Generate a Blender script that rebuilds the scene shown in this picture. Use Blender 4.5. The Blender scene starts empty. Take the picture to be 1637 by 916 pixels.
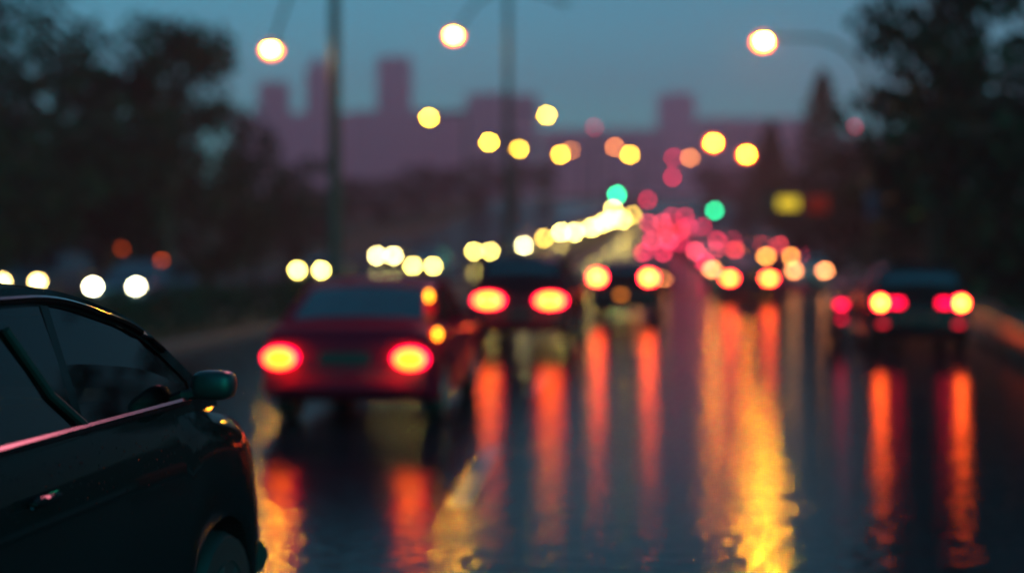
import bpy, math, random
from mathutils import Vector, Matrix
random.seed(11)
R = math.radians
S = bpy.context.scene
COL = S.collection
CAMZ, FPX, CX, HY = 1.75, 2274.0, 818.5, 400.0     # eye height, focal length in photo pixels, centre column, horizon row

# ------------------------------------------------------------------ the lie of the land
def G(d):                                # ground height: flat, then a hill the road climbs
    if d < 60: return 0.0
    if d < 165: return .0006*(d-60)**2
    return 6.615 + .126*30*(1-math.exp(-(d-165)/30))
def dG(d): return (G(d+.5)-G(d-.5))
def A(d):                                # centre line of the left lane
    if d < 40: return -2.38 + .03*d + .0018*d*d
    return 1.70 + .15*(d-40)
def dA(d): return A(d+.5)-A(d-.5)
def X(px, d): return (px-CX)/FPX*d
def Z(py, d): return CAMZ + (HY-py)/FPX*d

# ------------------------------------------------------------------ materials
M = {}
def nodes(name):
    m = bpy.data.materials.new(name); m.use_nodes = True
    nt = m.node_tree
    return m, nt, nt.nodes['Principled BSDF'], nt.nodes['Material Output']
def pbr(name, col, rough=.5, metal=0, coat=0, var=.15, scale=6, bump=0):
    if name in M: return M[name]
    m, nt, b, out = nodes(name)
    tc = nt.nodes.new('ShaderNodeTexCoord')
    n = nt.nodes.new('ShaderNodeTexNoise'); n.inputs['Scale'].default_value = scale; n.inputs['Detail'].default_value = 5
    nt.links.new(tc.outputs['Object'], n.inputs['Vector'])
    r = nt.nodes.new('ShaderNodeValToRGB')
    r.color_ramp.elements[0].position = .3; r.color_ramp.elements[1].position = .7
    r.color_ramp.elements[0].color = [c*(1-var) for c in col]+[1]
    r.color_ramp.elements[1].color = [min(1, c*(1+var)) for c in col]+[1]
    nt.links.new(n.outputs['Fac'], r.inputs['Fac']); nt.links.new(r.outputs['Color'], b.inputs['Base Color'])
    b.inputs['Roughness'].default_value = rough; b.inputs['Metallic'].default_value = metal
    b.inputs['Coat Weight'].default_value = coat; b.inputs['Coat Roughness'].default_value = .04
    if name in ('leaves', 'needles', 'grass'): b.inputs['Specular IOR Level'].default_value = .08
    if bump:
        bp = nt.nodes.new('ShaderNodeBump'); bp.inputs['Strength'].default_value = bump; bp.inputs['Distance'].default_value = .02
        nt.links.new(n.outputs['Fac'], bp.inputs['Height']); nt.links.new(bp.outputs['Normal'], b.inputs['Normal'])
    M[name] = m; return m
def schlick(nt, f0, normal=None, front_only=False):
    """reflectance that is the same from both sides of a sheet"""
    lw = nt.nodes.new('ShaderNodeLayerWeight'); lw.inputs['Blend'].default_value = .5
    p = nt.nodes.new('ShaderNodeMath'); p.operation = 'POWER'; p.inputs[1].default_value = 5
    m = nt.nodes.new('ShaderNodeMath'); m.operation = 'MULTIPLY_ADD'; m.inputs[1].default_value = 1-f0; m.inputs[2].default_value = f0
    nt.links.new(lw.outputs['Facing'], p.inputs[0]); nt.links.new(p.outputs[0], m.inputs[0])
    if normal: nt.links.new(normal, lw.inputs['Normal'])
    if not front_only: return m.outputs[0]
    g = nt.nodes.new('ShaderNodeNewGeometry'); i = nt.nodes.new('ShaderNodeMath'); i.operation = 'SUBTRACT'; i.inputs[0].default_value = 1
    q = nt.nodes.new('ShaderNodeMath'); q.operation = 'MULTIPLY'
    nt.links.new(g.outputs['Backfacing'], i.inputs[1]); nt.links.new(i.outputs[0], q.inputs[0]); nt.links.new(m.outputs[0], q.inputs[1])
    return q.outputs[0]
def sheen(nt, b, out, ior, rough, normal=None, weight=1, rough_socket=None):
    """lay a clear film (no long highlight tails) over the base shader"""
    g = nt.nodes.new('ShaderNodeBsdfGlossy'); g.distribution = 'BECKMANN'; g.inputs['Roughness'].default_value = rough
    f = schlick(nt, ((ior-1)/(ior+1))**2, normal)
    k = nt.nodes.new('ShaderNodeMath'); k.operation = 'MULTIPLY'; k.inputs[1].default_value = weight
    x = nt.nodes.new('ShaderNodeMixShader'); L = nt.links.new
    L(f, k.inputs[0]); L(k.outputs[0], x.inputs[0]); L(b.outputs[0], x.inputs[1]); L(g.outputs[0], x.inputs[2]); L(x.outputs[0], out.inputs['Surface'])
    if normal: L(normal, g.inputs['Normal'])
    if rough_socket: L(rough_socket, g.inputs['Roughness'])
    b.inputs['Specular IOR Level'].default_value = 0
def paint(name, col):                    # wet car paint: clear film with beads of rain
    if name in M: return M[name]
    m, nt, b, out = nodes(name)
    tc = nt.nodes.new('ShaderNodeTexCoord')
    b.inputs['Base Color'].default_value = (*col, 1); b.inputs['Roughness'].default_value = .5
    v = nt.nodes.new('ShaderNodeTexVoronoi'); v.inputs['Scale'].default_value = 38
    nt.links.new(tc.outputs['Object'], v.inputs['Vector'])
    mr = nt.nodes.new('ShaderNodeMapRange'); mr.inputs['From Min'].default_value = .0; mr.inputs['From Max'].default_value = .2
    mr.inputs['To Min'].default_value = 1; mr.inputs['To Max'].default_value = 0
    nt.links.new(v.outputs['Distance'], mr.inputs['Value'])
    bp = nt.nodes.new('ShaderNodeBump'); bp.inputs['Strength'].default_value = .2; bp.inputs['Distance'].default_value = .004
    nt.links.new(mr.outputs['Result'], bp.inputs['Height'])
    sheen(nt, b, out, 1.4, .06, bp.outputs['Normal'], .6 if name == 'paint_black' else .3 if name == 'paint_red' else .5)
    M[name] = m; return m
def emis(col, s):
    k = ('lamp', col, s)
    if k in M: return M[k]
    m, nt, b, out = nodes('lamp_glow')
    b.inputs['Base Color'].default_value = (.3*col[0], .3*col[1], .3*col[2], 1)
    b.inputs['Roughness'].default_value = .2
    b.inputs['Emission Color'].default_value = (*col, 1); b.inputs['Emission Strength'].default_value = s
    M[k] = m; return m
def glass(name, tint, rough=.02, f0=.05):
    if name in M: return M[name]
    m, nt, b, out = nodes(name)
    nt.nodes.remove(b)
    t = nt.nodes.new('ShaderNodeBsdfTransparent'); t.inputs['Color'].default_value = (*tint, 1)
    g = nt.nodes.new('ShaderNodeBsdfGlossy'); g.inputs['Roughness'].default_value = rough
    f = schlick(nt, f0)
    x = nt.nodes.new('ShaderNodeMixShader')
    nt.links.new(f, x.inputs[0]); nt.links.new(t.outputs[0], x.inputs[1]); nt.links.new(g.outputs[0], x.inputs[2])
    nt.links.new(x.outputs[0], out.inputs['Surface'])
    M[name] = m; return m

RUB = lambda: pbr('tyre_rubber', (.012, .012, .012), .6)
DARK = lambda: pbr('dark_plastic', (.012, .013, .014), .35)
STEEL = lambda: pbr('painted_steel', (.010, .016, .016), .5)
ALLOY = lambda: pbr('alloy', (.35, .35, .36), .25, 1)
CHROME = lambda: pbr('chrome_trim', (.7, .7, .7), .1, 1, var=.02)
SCREEN = lambda: glass('screen_glass', (.03, .04, .04), .03, .26)
GLASS = lambda: glass('car_glass', (.04, .055, .055))
LEAF = lambda: pbr('leaves', (.002, .028, .014), .7, var=.5, scale=.8)
LEAF2 = lambda: pbr('needles', (.022, .04, .028), .6, var=.4, scale=.8)
BARK = lambda: pbr('bark', (.05, .037, .026), .85, var=.4, scale=9, bump=.6)
CONC = lambda: pbr('concrete', (.22, .21, .2), .7, var=.2, scale=2)

# ------------------------------------------------------------------ mesh helpers
class MB:
    def __init__(s): s.v = []; s.f = []
    def add(s, vs, fs):
        o = len(s.v); s.v += [tuple(v) for v in vs]; s.f += [tuple(i+o for i in f) for f in fs]; return s
    def box(s, c, sz, b=0, rot=None):
        x, y, z = sz[0]/2, sz[1]/2, sz[2]/2
        if b:                                            # chamfered box: three slabs of rings
            b = min(b, x*.9, y*.9, z*.9); vs = []
            for zz, k in ((-z, 1), (-z+b, 0), (z-b, 0), (z, 1)):
                xx, yy = x-b*k, y-b*k
                vs += [(xx-b, -yy, zz), (xx, -yy+b, zz), (xx, yy-b, zz), (xx-b, yy, zz), (-xx+b, yy, zz), (-xx, yy-b, zz), (-xx, -yy+b, zz), (-xx+b, -yy, zz)]
            fs = [tuple(range(7, -1, -1)), tuple(range(24, 32))]
            for r in range(3):
                for i in range(8):
                    j = (i+1) % 8; fs.append((r*8+i, r*8+j, r*8+8+j, r*8+8+i))
        else:
            vs = [(-x, -y, -z), (x, -y, -z), (x, y, -z), (-x, y, -z), (-x, -y, z), (x, -y, z), (x, y, z), (-x, y, z)]
            fs = [(0, 3, 2, 1), (4, 5, 6, 7), (0, 1, 5, 4), (1, 2, 6, 5), (2, 3, 7, 6), (3, 0, 4, 7)]
        vs = [Vector(v) for v in vs]
        if rot is not None: vs = [rot @ v for v in vs]
        return s.add([v+Vector(c) for v in vs], fs)
    def tube(s, pts, rad, n=8, cap=True):
        pts = [Vector(p) for p in pts]
        if not isinstance(rad, (list, tuple)): rad = [rad]*len(pts)
        vs = []; fs = []
        for i, p in enumerate(pts):
            t = (pts[min(i+1, len(pts)-1)]-pts[max(i-1, 0)]).normalized()
            u = t.cross(Vector((0, 1, 0)) if abs(t.y) < .9 else Vector((1, 0, 0))).normalized(); w = t.cross(u)
            for k in range(n):
                a = 2*math.pi*k/n; vs.append(p+(u*math.cos(a)+w*math.sin(a))*rad[i])
        for i in range(len(pts)-1):
            for k in range(n):
                j = (k+1) % n; fs.append((i*n+k, i*n+j, i*n+n+j, i*n+n+k))
        if cap: fs += [tuple(range(n-1, -1, -1)), tuple(range((len(pts)-1)*n, len(pts)*n))]
        return s.add(vs, fs)
    def lathe(s, prof, c, axis='z', n=20):               # prof: list of (radius, along)
        vs = []; fs = []
        for r, h in prof:
            for k in range(n):
                a = 2*math.pi*k/n; p, q = r*math.cos(a), r*math.sin(a)
                v = {'z': (p, q, h), 'x': (h, p, q), 'y': (p, h, q)}[axis]
                vs.append(Vector(v)+Vector(c))
        m = len(prof)
        for i in range(m-1):
            for k in range(n):
                j = (k+1) % n; fs.append((i*n+k, i*n+j, i*n+n+j, i*n+n+k))
        fs += [tuple(range(n-1, -1, -1)), tuple(range((m-1)*n, m*n))]
        return s.add(vs, fs)
    def ball(s, c, r, n=10, m=6):
        prof = [(max(1e-3, math.sin(math.pi*i/m)), -math.cos(math.pi*i/m)) for i in range(m+1)]
        t = MB().lathe(prof, (0, 0, 0), 'z', n)
        return s.add([(v[0]*r[0]+c[0], v[1]*r[1]+c[1], v[2]*r[2]+c[2]) for v in t.v], t.f)
    def mesh(s, name, mat, smooth=False):
        me = bpy.data.meshes.new(name); me.from_pydata(s.v, [], s.f); me.update()
        import bmesh
        bm = bmesh.new(); bm.from_mesh(me); bmesh.ops.recalc_face_normals(bm, faces=bm.faces)
        if name in ('road', 'oncoming_road', 'ground', 'pavement', 'lane_marking', 'edge_line') and sum(f.normal.z for f in bm.faces) < 0: bmesh.ops.reverse_faces(bm, faces=bm.faces)
        bm.to_mesh(me); bm.free()
        if smooth:
            for p in me.polygons: p.use_smooth = True
            try: me.set_sharp_from_angle(angle=R(40))
            except Exception: pass
        if mat: me.materials.append(mat)
        return me
def link(name, me, parent=None, loc=(0, 0, 0), rot=(0, 0, 0)):
    o = bpy.data.objects.new(name, me); COL.objects.link(o); o.location = loc; o.rotation_euler = rot
    if parent: o.parent = parent
    return o
def obj(name, mb, mat, parent=None, smooth=False, loc=(0, 0, 0)): return link(name, mb.mesh(name, mat, smooth), parent, loc)
def tag(o, label=None, cat=None, group=None, kind=None):
    if label: o['label'] = label
    if cat: o['category'] = cat
    if group: o['group'] = group
    if kind: o['kind'] = kind
    return o
def thing(name, label, cat, loc, rz=0, group=None, rx=0):
    return tag(link(name, None, None, loc, (rx, 0, rz)), label, cat, group)

# ------------------------------------------------------------------ cars
def interp(tab, y):
    if y <= tab[0][0]: return tab[0][1]
    for (a, b), (c, d) in zip(tab, tab[1:]):
        if y <= c:
            t = (y-a)/(c-a); return b+(d-b)*t
    return tab[-1][1]
def smooth_tab(tab, k=.12):                               # round the corners of a profile
    a, b = tab[0][0], tab[-1][0]; out = []
    for i in range(81):
        y = a+(b-a)*i/80; h = min(k, y-a, b-y)
        out.append((y, sum(interp(tab, y+h*q/4) for q in range(-4, 5))/9))
    return out
CARS = {
 'sedan': dict(L=4.6, W=1.76, body=[(-2.3, .60), (-2.24, .95), (-1.7, 1.0), (.85, .95), (1.9, .83), (2.2, .72), (2.3, .5)],
   roof=[(-1.78, .97), (-1.0, 1.36), (-.4, 1.42), (.15, 1.41), (1.0, .94)], belt=.95, pill=[(-1.5, -.68, 'w'), (-.6, .05, 'w'), (.13, .85, 'w')], wheel=(-1.36, 1.38, .31), tz=.84, tin=.66),
 'hatchback': dict(L=4.0, W=1.72, body=[(-2, .52), (-1.96, .96), (-1.85, .99), (.75, .98), (1.6, .86), (1.9, .72), (2, .45)],
   roof=[(-1.93, .97), (-1.62, 1.42), (-1.0, 1.5), (-.2, 1.49), (.95, .96)], belt=.97, pill=[(-1.5, -.75, 'w'), (-.67, -.05, 'w'), (.03, .85, 'w')], wheel=(-1.22, 1.25, .3), tz=.9, tin=.66),
 'suv': dict(L=4.6, W=1.86, body=[(-2.3, .55), (-2.27, 1.02), (-2.15, 1.06), (.9, 1.06), (1.9, .98), (2.2, .82), (2.3, .5)],
   roof=[(-2.23, 1.04), (-1.95, 1.58), (-1.2, 1.67), (-.1, 1.66), (1.05, 1.04)], belt=1.05, pill=[(-1.85, -.95, 'w'), (-.87, -.15, 'w'), (-.07, .95, 'w')], wheel=(-1.38, 1.4, .35), tz=.9, tin=.66),
 'minivan': dict(L=3.75, W=1.74, body=[(-1.875, .5), (-1.85, 1.05), (-1.78, 1.14), (.3, 1.17), (.98, 1.15), (1.4, 1.07), (1.7, .9), (1.875, .5)],
   roof=[(-1.82, 1.12), (-1.62, 1.53), (-1.0, 1.63), (.12, 1.63), (.68, 1.5), (1.2, 1.15)], belt=1.16, pill=[(-1.6, -.9, 'w'), (-.82, .02, 'q'), (.07, 1.04, 'w')], wheel=(-1.12, 1.2, .31), tz=.95, tin=.66),
}
GEO = {}
def car_geo(kind):
    """body, glass panes and fittings as plain vertex lists, built once for each kind of car"""
    if kind in GEO: return GEO[kind]
    P = CARS[kind]; L, W = P['L'], P['W']; hw = W/2
    top = smooth_tab(P['body'], .10); roof = smooth_tab(P['roof'], .16)
    wr, wf, r = P['wheel']; ra = r+.055
    ys = sorted(set([round(-L/2+L*i/56, 3) for i in range(57)]+[-L/2+.02, -L/2+.05, L/2-.02, L/2-.05]))
    B = MB(); vs = []; n = 0
    for y in ys:
        e = min((y+L/2), (L/2-y)); k = max(0, 1-e/.5)
        w = hw*(1-.13*k*k*(1.25 if y > 0 else .8)); zt = interp(top, y); zb = .24+.12*k*k
        for c in (wr, wf):
            q = ra*ra-(y-c)**2
            if q > 0: zb = max(zb, r+math.sqrt(q)-.01)
        zb = min(zb, zt-.12)
        h = zt-zb
        prof = [(0, zb), (.72*w, zb), (.965*w, zb+.015), (w*.985, zb+.12*h), (w, zb+.38*h), (w*.995, zb+.62*h), (w*.975, zb+.85*h), (w*.93, zt-.012), (.84*w, zt+.01), (.5*w, zt+.02), (0, zt+.025)]
        ring = [Vector((x, y, z)) for x, z in prof]+[Vector((-x, y, z)) for x, z in prof[-2:0:-1]]
        n = len(ring); vs += ring
    fs = []
    for i in range(len(ys)-1):
        for j in range(n):
            q = (j+1) % n; fs.append((i*n+j, i*n+q, i*n+n+q, i*n+n+j))
    fs += [tuple(range(n-1, -1, -1)), tuple(range((len(ys)-1)*n, len(ys)*n))]
    B.add(vs, fs)
    # cabin: side skins with openings, windscreen and rear window openings, roof
    y0, y1 = roof[0][0], roof[-1][0]; belt = P['belt']
    def side(y, z):                                       # half width at height z on the cabin
        t = (z-belt)/.6
        return hw*.925-.17*t-.04*t*t
    panes = []; CB = MB()
    edges = sorted(set([y0+(y1-y0)*i/64 for i in range(65)]+[p[0] for p in P['pill']]+[p[1] for p in P['pill']]))
    def rz(y): return interp(roof, y)
    def wtop(y):
        sl = (rz(y+.02)-rz(y-.02))/.04
        return rz(y)-.055*math.sqrt(1+min(sl*sl, 4))
    wb = belt+.03
    pane_b = {}
    for a, b in zip(edges, edges[1:]):
        if b-a < 1e-4: continue
        m = (a+b)/2; win = None
        for k, p in enumerate(P['pill']):
            if p[0]-1e-6 <= a and b <= p[1]+1e-6 and min(wtop(a), wtop(b)) > wb+.03: win = k
        def quad(za, zb_, zc, zd): return [(y, z) for y, z in ((a, za), (b, zb_), (b, zc), (a, zd))]
        for sx in (-1, 1):
            def put(mb, q, off=0): mb.add([Vector((sx*(side(y, z)+off), y, z)) for y, z in q], [(0, 1, 2, 3) if sx > 0 else (3, 2, 1, 0)])
            lo = belt-.03
            if win is None: put(CB, quad(lo, lo, max(lo+.001, rz(b)), max(lo+.001, rz(a))))
            else:
                put(CB, quad(lo, lo, wb, wb)); put(CB, quad(wtop(a), wtop(b), rz(b), rz(a)))
                pane_b.setdefault((win, sx), MB())
                za, zb2 = wtop(a), wtop(b)
                for s0, s1 in ((0, .5), (.5, 1)):
                    put(pane_b[(win, sx)], quad(wb+(za-wb)*s0, wb+(zb2-wb)*s0, wb+(zb2-wb)*s1, wb+(za-wb)*s1), -.006)
    # the top strip from tail to cowl
    yr = [p for p in P['roof']]
    rear_top, front_top = yr[1][0], yr[-2][0] if kind != 'minivan' else yr[-3][0]
    fr = MB(); rr = MB()
    for a, b in zip(edges, edges[1:]):
        if b-a < 1e-4: continue
        for (u0, u1) in [(-1, -.86), (-.86, -.5), (-.5, 0), (0, .5), (.5, .86), (.86, 1)]:
            def pt(u, y, off=0):
                z = rz(y); cr = .045*(1-u*u)
                return Vector((u*side(y, z), y, z+cr+off))
            q = [pt(u0, a), pt(u1, a), pt(u1, b), pt(u0, b)]
            mid = abs((u0+u1)/2) < .86
            if mid and a > front_top+.06 and b < y1-.02: fr.add([pt(u0, a, -.006), pt(u1, a, -.006), pt(u1, b, -.006), pt(u0, b, -.006)], [(0, 1, 2, 3)])
            elif mid and b < rear_top-.02 and a > y0+.12: rr.add([pt(u0, a, -.006), pt(u1, a, -.006), pt(u1, b, -.006), pt(u0, b, -.006)], [(0, 1, 2, 3)])
            else: CB.add(q, [(0, 1, 2, 3)])
    B.add(CB.v, CB.f)
    g = dict(body=B, panes=pane_b, wind=fr, rearw=rr, side=side, top=top, P=P)
    GEO[kind] = g; return g
MESH = {}
def cm(key, fn):
    if key not in MESH: MESH[key] = fn()
    return MESH[key]
def car(kind, label, loc, rz, rx, paintname, col, tail=None, head=None, group=None, inner=None, tsz=(.30, .17), hsz=(.26, .2), low=None, lens=None, tz=None, tin=None, cat='car', hz=None):
    g = car_geo(kind); P = g['P']; L, W = P['L'], P['W']; pm = paint(paintname, col)
    t = thing({'sedan': 'sedan', 'hatchback': 'hatchback', 'suv': 'suv', 'minivan': 'minivan'}[kind], label, cat, loc, rz, group, rx)
    link('body', cm((kind, 'body', paintname), lambda: g['body'].mesh('body', pm, True)), t)
    for k, mb in g['panes'].items(): link('side_window', cm((kind, 'pane', k), lambda: mb.mesh('side_window', GLASS(), True)), t)
    link('windscreen', cm((kind, 'wind'), lambda: g['wind'].mesh('windscreen', SCREEN() if kind != 'minivan' else GLASS(), True)), t)
    link('rear_window', cm((kind, 'rearw'), lambda: g['rearw'].mesh('rear_window', SCREEN(), True)), t)
    wr, wf, r = P['wheel']
    def tyre(): return MB().lathe([(r*.62, -.1), (r*.93, -.1), (r, -.06), (r, .06), (r*.93, .1), (r*.62, .1)], (0, 0, 0), 'x', 24).mesh('wheel', RUB(), True)
    def rim():
        mb = MB().lathe([(.05, .085), (r*.16, .108), (r*.2, .09)], (0, 0, 0), 'x', 16)
        mb.lathe([(r*.56, .09), (r*.63, .104), (r*.64, .09)], (0, 0, 0), 'x', 24)
        for k in range(7):
            a = 2*math.pi*k/7; c = Vector((.094, math.cos(a)*r*.38, math.sin(a)*r*.38))
            mb.box(c, (.02, r*.42, r*.13), .008, Matrix.Rotation(a, 3, 'X'))
        return mb.mesh('rim', pbr('dark_wheel', (.02, .02, .02), .5) if kind == 'minivan' else ALLOY(), True)
    for sx in (-1, 1):
        for yy in (wr, wf):
            w = link('wheel', cm((kind, 'tyre'), tyre), t, (sx*(W/2-.12), yy, r))
            link('rim', cm((kind, 'rim'), rim), w, (0, 0, 0), (0, 0, 0 if sx > 0 else math.pi))
        # door mirror
        def mir():
            mb = MB().ball((0, 0, 0), (1, 1, 1), 20, 12)
            mb.v = [tuple(math.copysign(abs(q)**.6, q)*k2 for q, k2 in zip(v, (.082, .06, .056))) for v in mb.v]
            mb.tube([(-.06, .0, -.03), (-.2, -.0, -.06)], .022, 6); return mb.mesh('door_mirror', pm if kind != 'minivan' else DARK(), True)
        o = link('door_mirror', cm((kind, 'mir', paintname), mir), t, (sx*(W/2+.045), P['roof'][-1][0]-.3, P['belt']+.08))
        if sx < 0: o.scale = (-1, 1, 1)
        link('door_handle', cm(('handle', paintname), lambda: MB().box((0, 0, 0), (.03, .17, .03), .01).mesh('door_handle', pm, True)), t, (sx*(W/2+.004), -.35, P['belt']-.14))
        # lamps
        hzz = hz or P['tz']-.16
        hm = emis(*head) if head else pbr('headlamp_glass', (.3, .3, .3), .1)
        ty = interp([(a, b) for a, b in [(0, L/2-.02), (1, L/2-.09)]], .5)
        def hl(): return MB().ball((0, 0, 0), (hsz[0]/2, .07, hsz[1]/2), 12, 8).mesh('headlight', hm, True)
        link('headlight', cm((kind, 'head', hm.name, hsz), hl), t, (sx*(W/2-.30), ty+.02, hzz))
        tm = emis(*tail) if tail else pbr('tail_lens', (.25, .012, .01), .12)
        q = 1.24 if lens else 1
        lm2 = emis(*lens) if lens else tm
        def tl(): return MB().ball((0, 0, 0), (tsz[0]*.54*q, .05, tsz[1]*.54*q), 14, 8).mesh('tail_light', lm2, True)
        tlo = link('tail_light', cm((kind, 'tail', lm2.name, tsz, q), tl), t, (sx*(tin or P['tin']), -L/2+.02, tz or P['tz']))
        if lens: link('bulb', cm((kind, 'bulb', tm.name, tsz), lambda: MB().ball((0, 0, 0), (tsz[0]*.54, .03, tsz[1]*.54), 12, 6).mesh('bulb', tm, True)), tlo, (0, -.045, 0))
        if inner:
            im = emis(*inner)
            link('inner_tail_light', cm((kind, 'inner', im.name), lambda: MB().box((0, 0, 0), (.2, .05, .11), .02).mesh('inner_tail_light', im, True)), t, (sx*((tin or P['tin'])-.27), -L/2+.01, tz or P['tz']))
        if low:
            lm = emis(*low)
            link('reflector', cm((kind, 'low', lm.name), lambda: MB().box((0, 0, 0), (.14, .03, .06), .012).mesh('reflector', lm, True)), t, (sx*.62, -L/2+.0, .5))
        def seat():
            mb = MB().box((0, 0, 0), (.5, .5, .14), .05); mb.box((0, -.24, .32), (.48, .13, .6), .05); mb.box((0, -.27, .71), (.26, .1, .17), .04)
            return mb.mesh('seat', DARK(), True)
        link('seat', cm(('seat',), seat), t, (sx*.37, -.15, P['belt']-.5))
        if kind == 'minivan':
            pass
    def plate(): return MB().box((0, 0, 0), (.5, .02, .12), .008).mesh('number_plate', pbr('plate_grey', (.10, .03, .03), .9), True)
    link('number_plate', cm(('plate',), plate), t, (0, -L/2-.008, .62 if kind != 'sedan' else .7))
    def bump(s):
        def f():
            mb = MB(); pts = []
            for i in range(13):
                u = -1+i/6; pts.append((u*(W/2-.08), s*(L/2+.015-.2*u**4-.02*u*u), .42))
            mb.tube(pts, .085, 8); return mb.mesh('bumper', pm if s < 0 else DARK(), True)
        return f
    link('rear_bumper', cm((kind, 'rb', paintname), bump(-1)), t); link('front_bumper', cm((kind, 'fb', paintname), bump(1)), t)
    link('grille', cm((kind, 'grille'), lambda: MB().box((0, 0, 0), (.75, .05, .16), .02).mesh('grille', DARK(), True)), t, (0, L/2-.005, P['tz']-.2))
    return t
def tail_car(kind, label, px, d, pn, col, **kw):           # seen from behind: its lamps stand at distance d
    L = CARS[kind]['L']; dy = L/2
    dm = d+dy; x = kw.pop('x', None)
    if x is None: x = X(px, d)
    th = -math.atan(dA(dm))*kw.pop('turn', 1)
    return car(kind, label, (x-math.sin(th)*dy, d+math.cos(th)*dy, G(dm)), th, math.atan(dG(dm)), pn, col, group=kw.pop('group', 'cars driving away up the hill'), **kw)
def head_car(kind, label, px, d, pn, col, **kw):           # coming towards the camera
    L = CARS[kind]['L']; dm = d+L/2
    th = math.pi-math.atan(dA(dm))*kw.pop('turn', 1)
    f = Vector((-math.sin(th), math.cos(th)))
    return car(kind, label, (X(px, d)-f.x*L/2, d-f.y*L/2, G(dm)), th, -math.atan(dG(dm)), pn, col, group='oncoming cars with headlights on', **kw)

HOT = ((1, .105, .002), 75); HOT2 = ((1, .11, .002), 75); LENS = ((1, .0, .042), 58); ORG = ((1, .30, .09), 26); PINK = ((1, .03, .10), 14); DIM = ((1, .02, .06), 7)
WHT = ((1, .74, .16), 85); YEL = ((1, .62, .10), 26)
BLACK, CHAR, NAVY, RED, SILV, GREY = ('paint_black', (.006, .008, .009)), ('paint_charcoal', (.02, .024, .028)), ('paint_navy', (.02, .05, .09)), ('paint_red', (.62, .006, .02)), ('paint_silver', (.3, .32, .34)), ('paint_grey', (.1, .11, .12))
MAR = ('paint_maroon', (.10, .006, .010))

# the dark car alongside on the left
near = car('minivan', 'black wet minivan alongside in the left foreground, cropped by the frame edge', (-2.175, 4.65, 0), -.16, 0, *BLACK, tail=DIM, group='cars driving away up the hill')
P = CARS['minivan']; side = GEO['minivan']['side']
for sx in (-1, 1):
    mb = MB(); mb.tube([(sx*(side(y, 1.17)+.012), y, 1.178) for y in [-1.7+.1*i for i in range(27)]], .016, 6)
    if sx > 0: [obj('amber_glow', MB().ball(q, (.012, .03, .02), 10, 6), emis((1, .32, .02), 6), near, True) for q in ((P['W']/2-.11, 1.05, 1.15), (P['W']/2-.10, 1.22, 1.125))]  # amber glints of reflected light, added as small glowing balls
    obj('belt_trim', mb, pbr('dark_trim', (.035, .03, .03), .12, 1), near, True)
    rf = smooth_tab(P['roof'], .16); mb = MB()
    mb.tube([(sx*(side(y, interp(rf, y)-.035)+.010), y, interp(rf, y)-.035) for y in [-.8+.07*i for i in range(24)]], .013, 6)
    obj('window_trim', mb, pbr('dark_trim', (.035, .03, .03), .12, 1), near, True)
    mb = MB(); mb.tube([(sx*(side(-.25, 1.5)+.0), -.25, 1.51), (sx*(side(-.1, 1.3)+.003), -.1, 1.3), (sx*(side(.05, 1.18)+.004), .05, 1.19)], .014, 6)
    obj('window_post', mb, RUB(), near, True)
    mb = MB(); mb.tube([(sx*(P['W']/2+.004), y, .36) for y in (-.85, -.4, .1, .55, .9)], .03, 6); obj('door_sill_strip', mb, DARK(), near, True)
# red car ahead
red = tail_car('sedan', 'red sedan right ahead of the black minivan, its two brake lights glowing yellow', 551, 13.8, *RED, lens=((1, .0, .036), 12), tail=((1, .105, .003), 15), tsz=(.27, .17), tz=.70, tin=.64)
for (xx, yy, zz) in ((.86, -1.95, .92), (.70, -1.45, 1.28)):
    obj('amber_glow', MB().ball((xx, yy, zz), (.03, .05, .05), 10, 6), emis((1, .25, .01), 14), red, True)
tail_car('suv', 'maroon suv with wide yellow brake lights, between the red sedan and the black hatchback', 830, 25.5, *MAR, lens=((1, .0, .036), 25), tail=((1, .105, .003), 32), tsz=(.40, .18), tz=.85, tin=.56)
tail_car('hatchback', 'black hatchback with an amber glow low on its tailgate, right of the maroon suv', 996, 36, *BLACK, lens=LENS, tail=HOT, tsz=(.26, .2), tz=1.06, tin=.65)
b = [o for o in COL.objects if o.name.startswith('hatchback')][-1]
obj('fog_lamp', MB().ball((-.05, -2.02, .62), (.10, .03, .06), 10, 6), emis((1, .25, .02), 3), b, True)
tail_car('sedan', 'dark sedan with bright yellow brake lights above the broad orange streak on the wet road', 1198, 48, *CHAR, lens=LENS, tail=HOT2, tz=.8, tin=.66)
tail_car('hatchback', 'black hatchback by the right roadside rail, with yellow lamps beside red ones', 1472, 24, *BLACK, lens=((1, .0, .036), 38), tail=((1, .105, .004), 90), inner=((1, .0, .04), 8), low=((1, .01, .04), 2), tsz=(.15, .15), tz=.86, tin=.66, turn=1.3)
tail_car('sedan', 'charcoal sedan with one pink and one orange lamp, just beyond the black hatchback', 1040, 62, *CHAR, tail=ORG, tz=1.45-.9, tin=.57)
tail_car('sedan', 'silver sedan with a pair of peach brake lights, rightmost car of the far queue', 1294, 62, *SILV, tail=ORG, tz=.86, tin=.66)
tail_car('suv', 'grey suv with orange lamps just behind and left of the dark sedan with yellow lights', 1165, 57, *GREY, tail=ORG, tz=.98, tin=.66)
tail_car('hatchback', 'maroon hatchback between the grey suv and the silver sedan, yellow and pink lamps', 1244, 72, *MAR, tail=((1, .32, .05), 34), tz=1.35, tin=.6)
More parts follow.
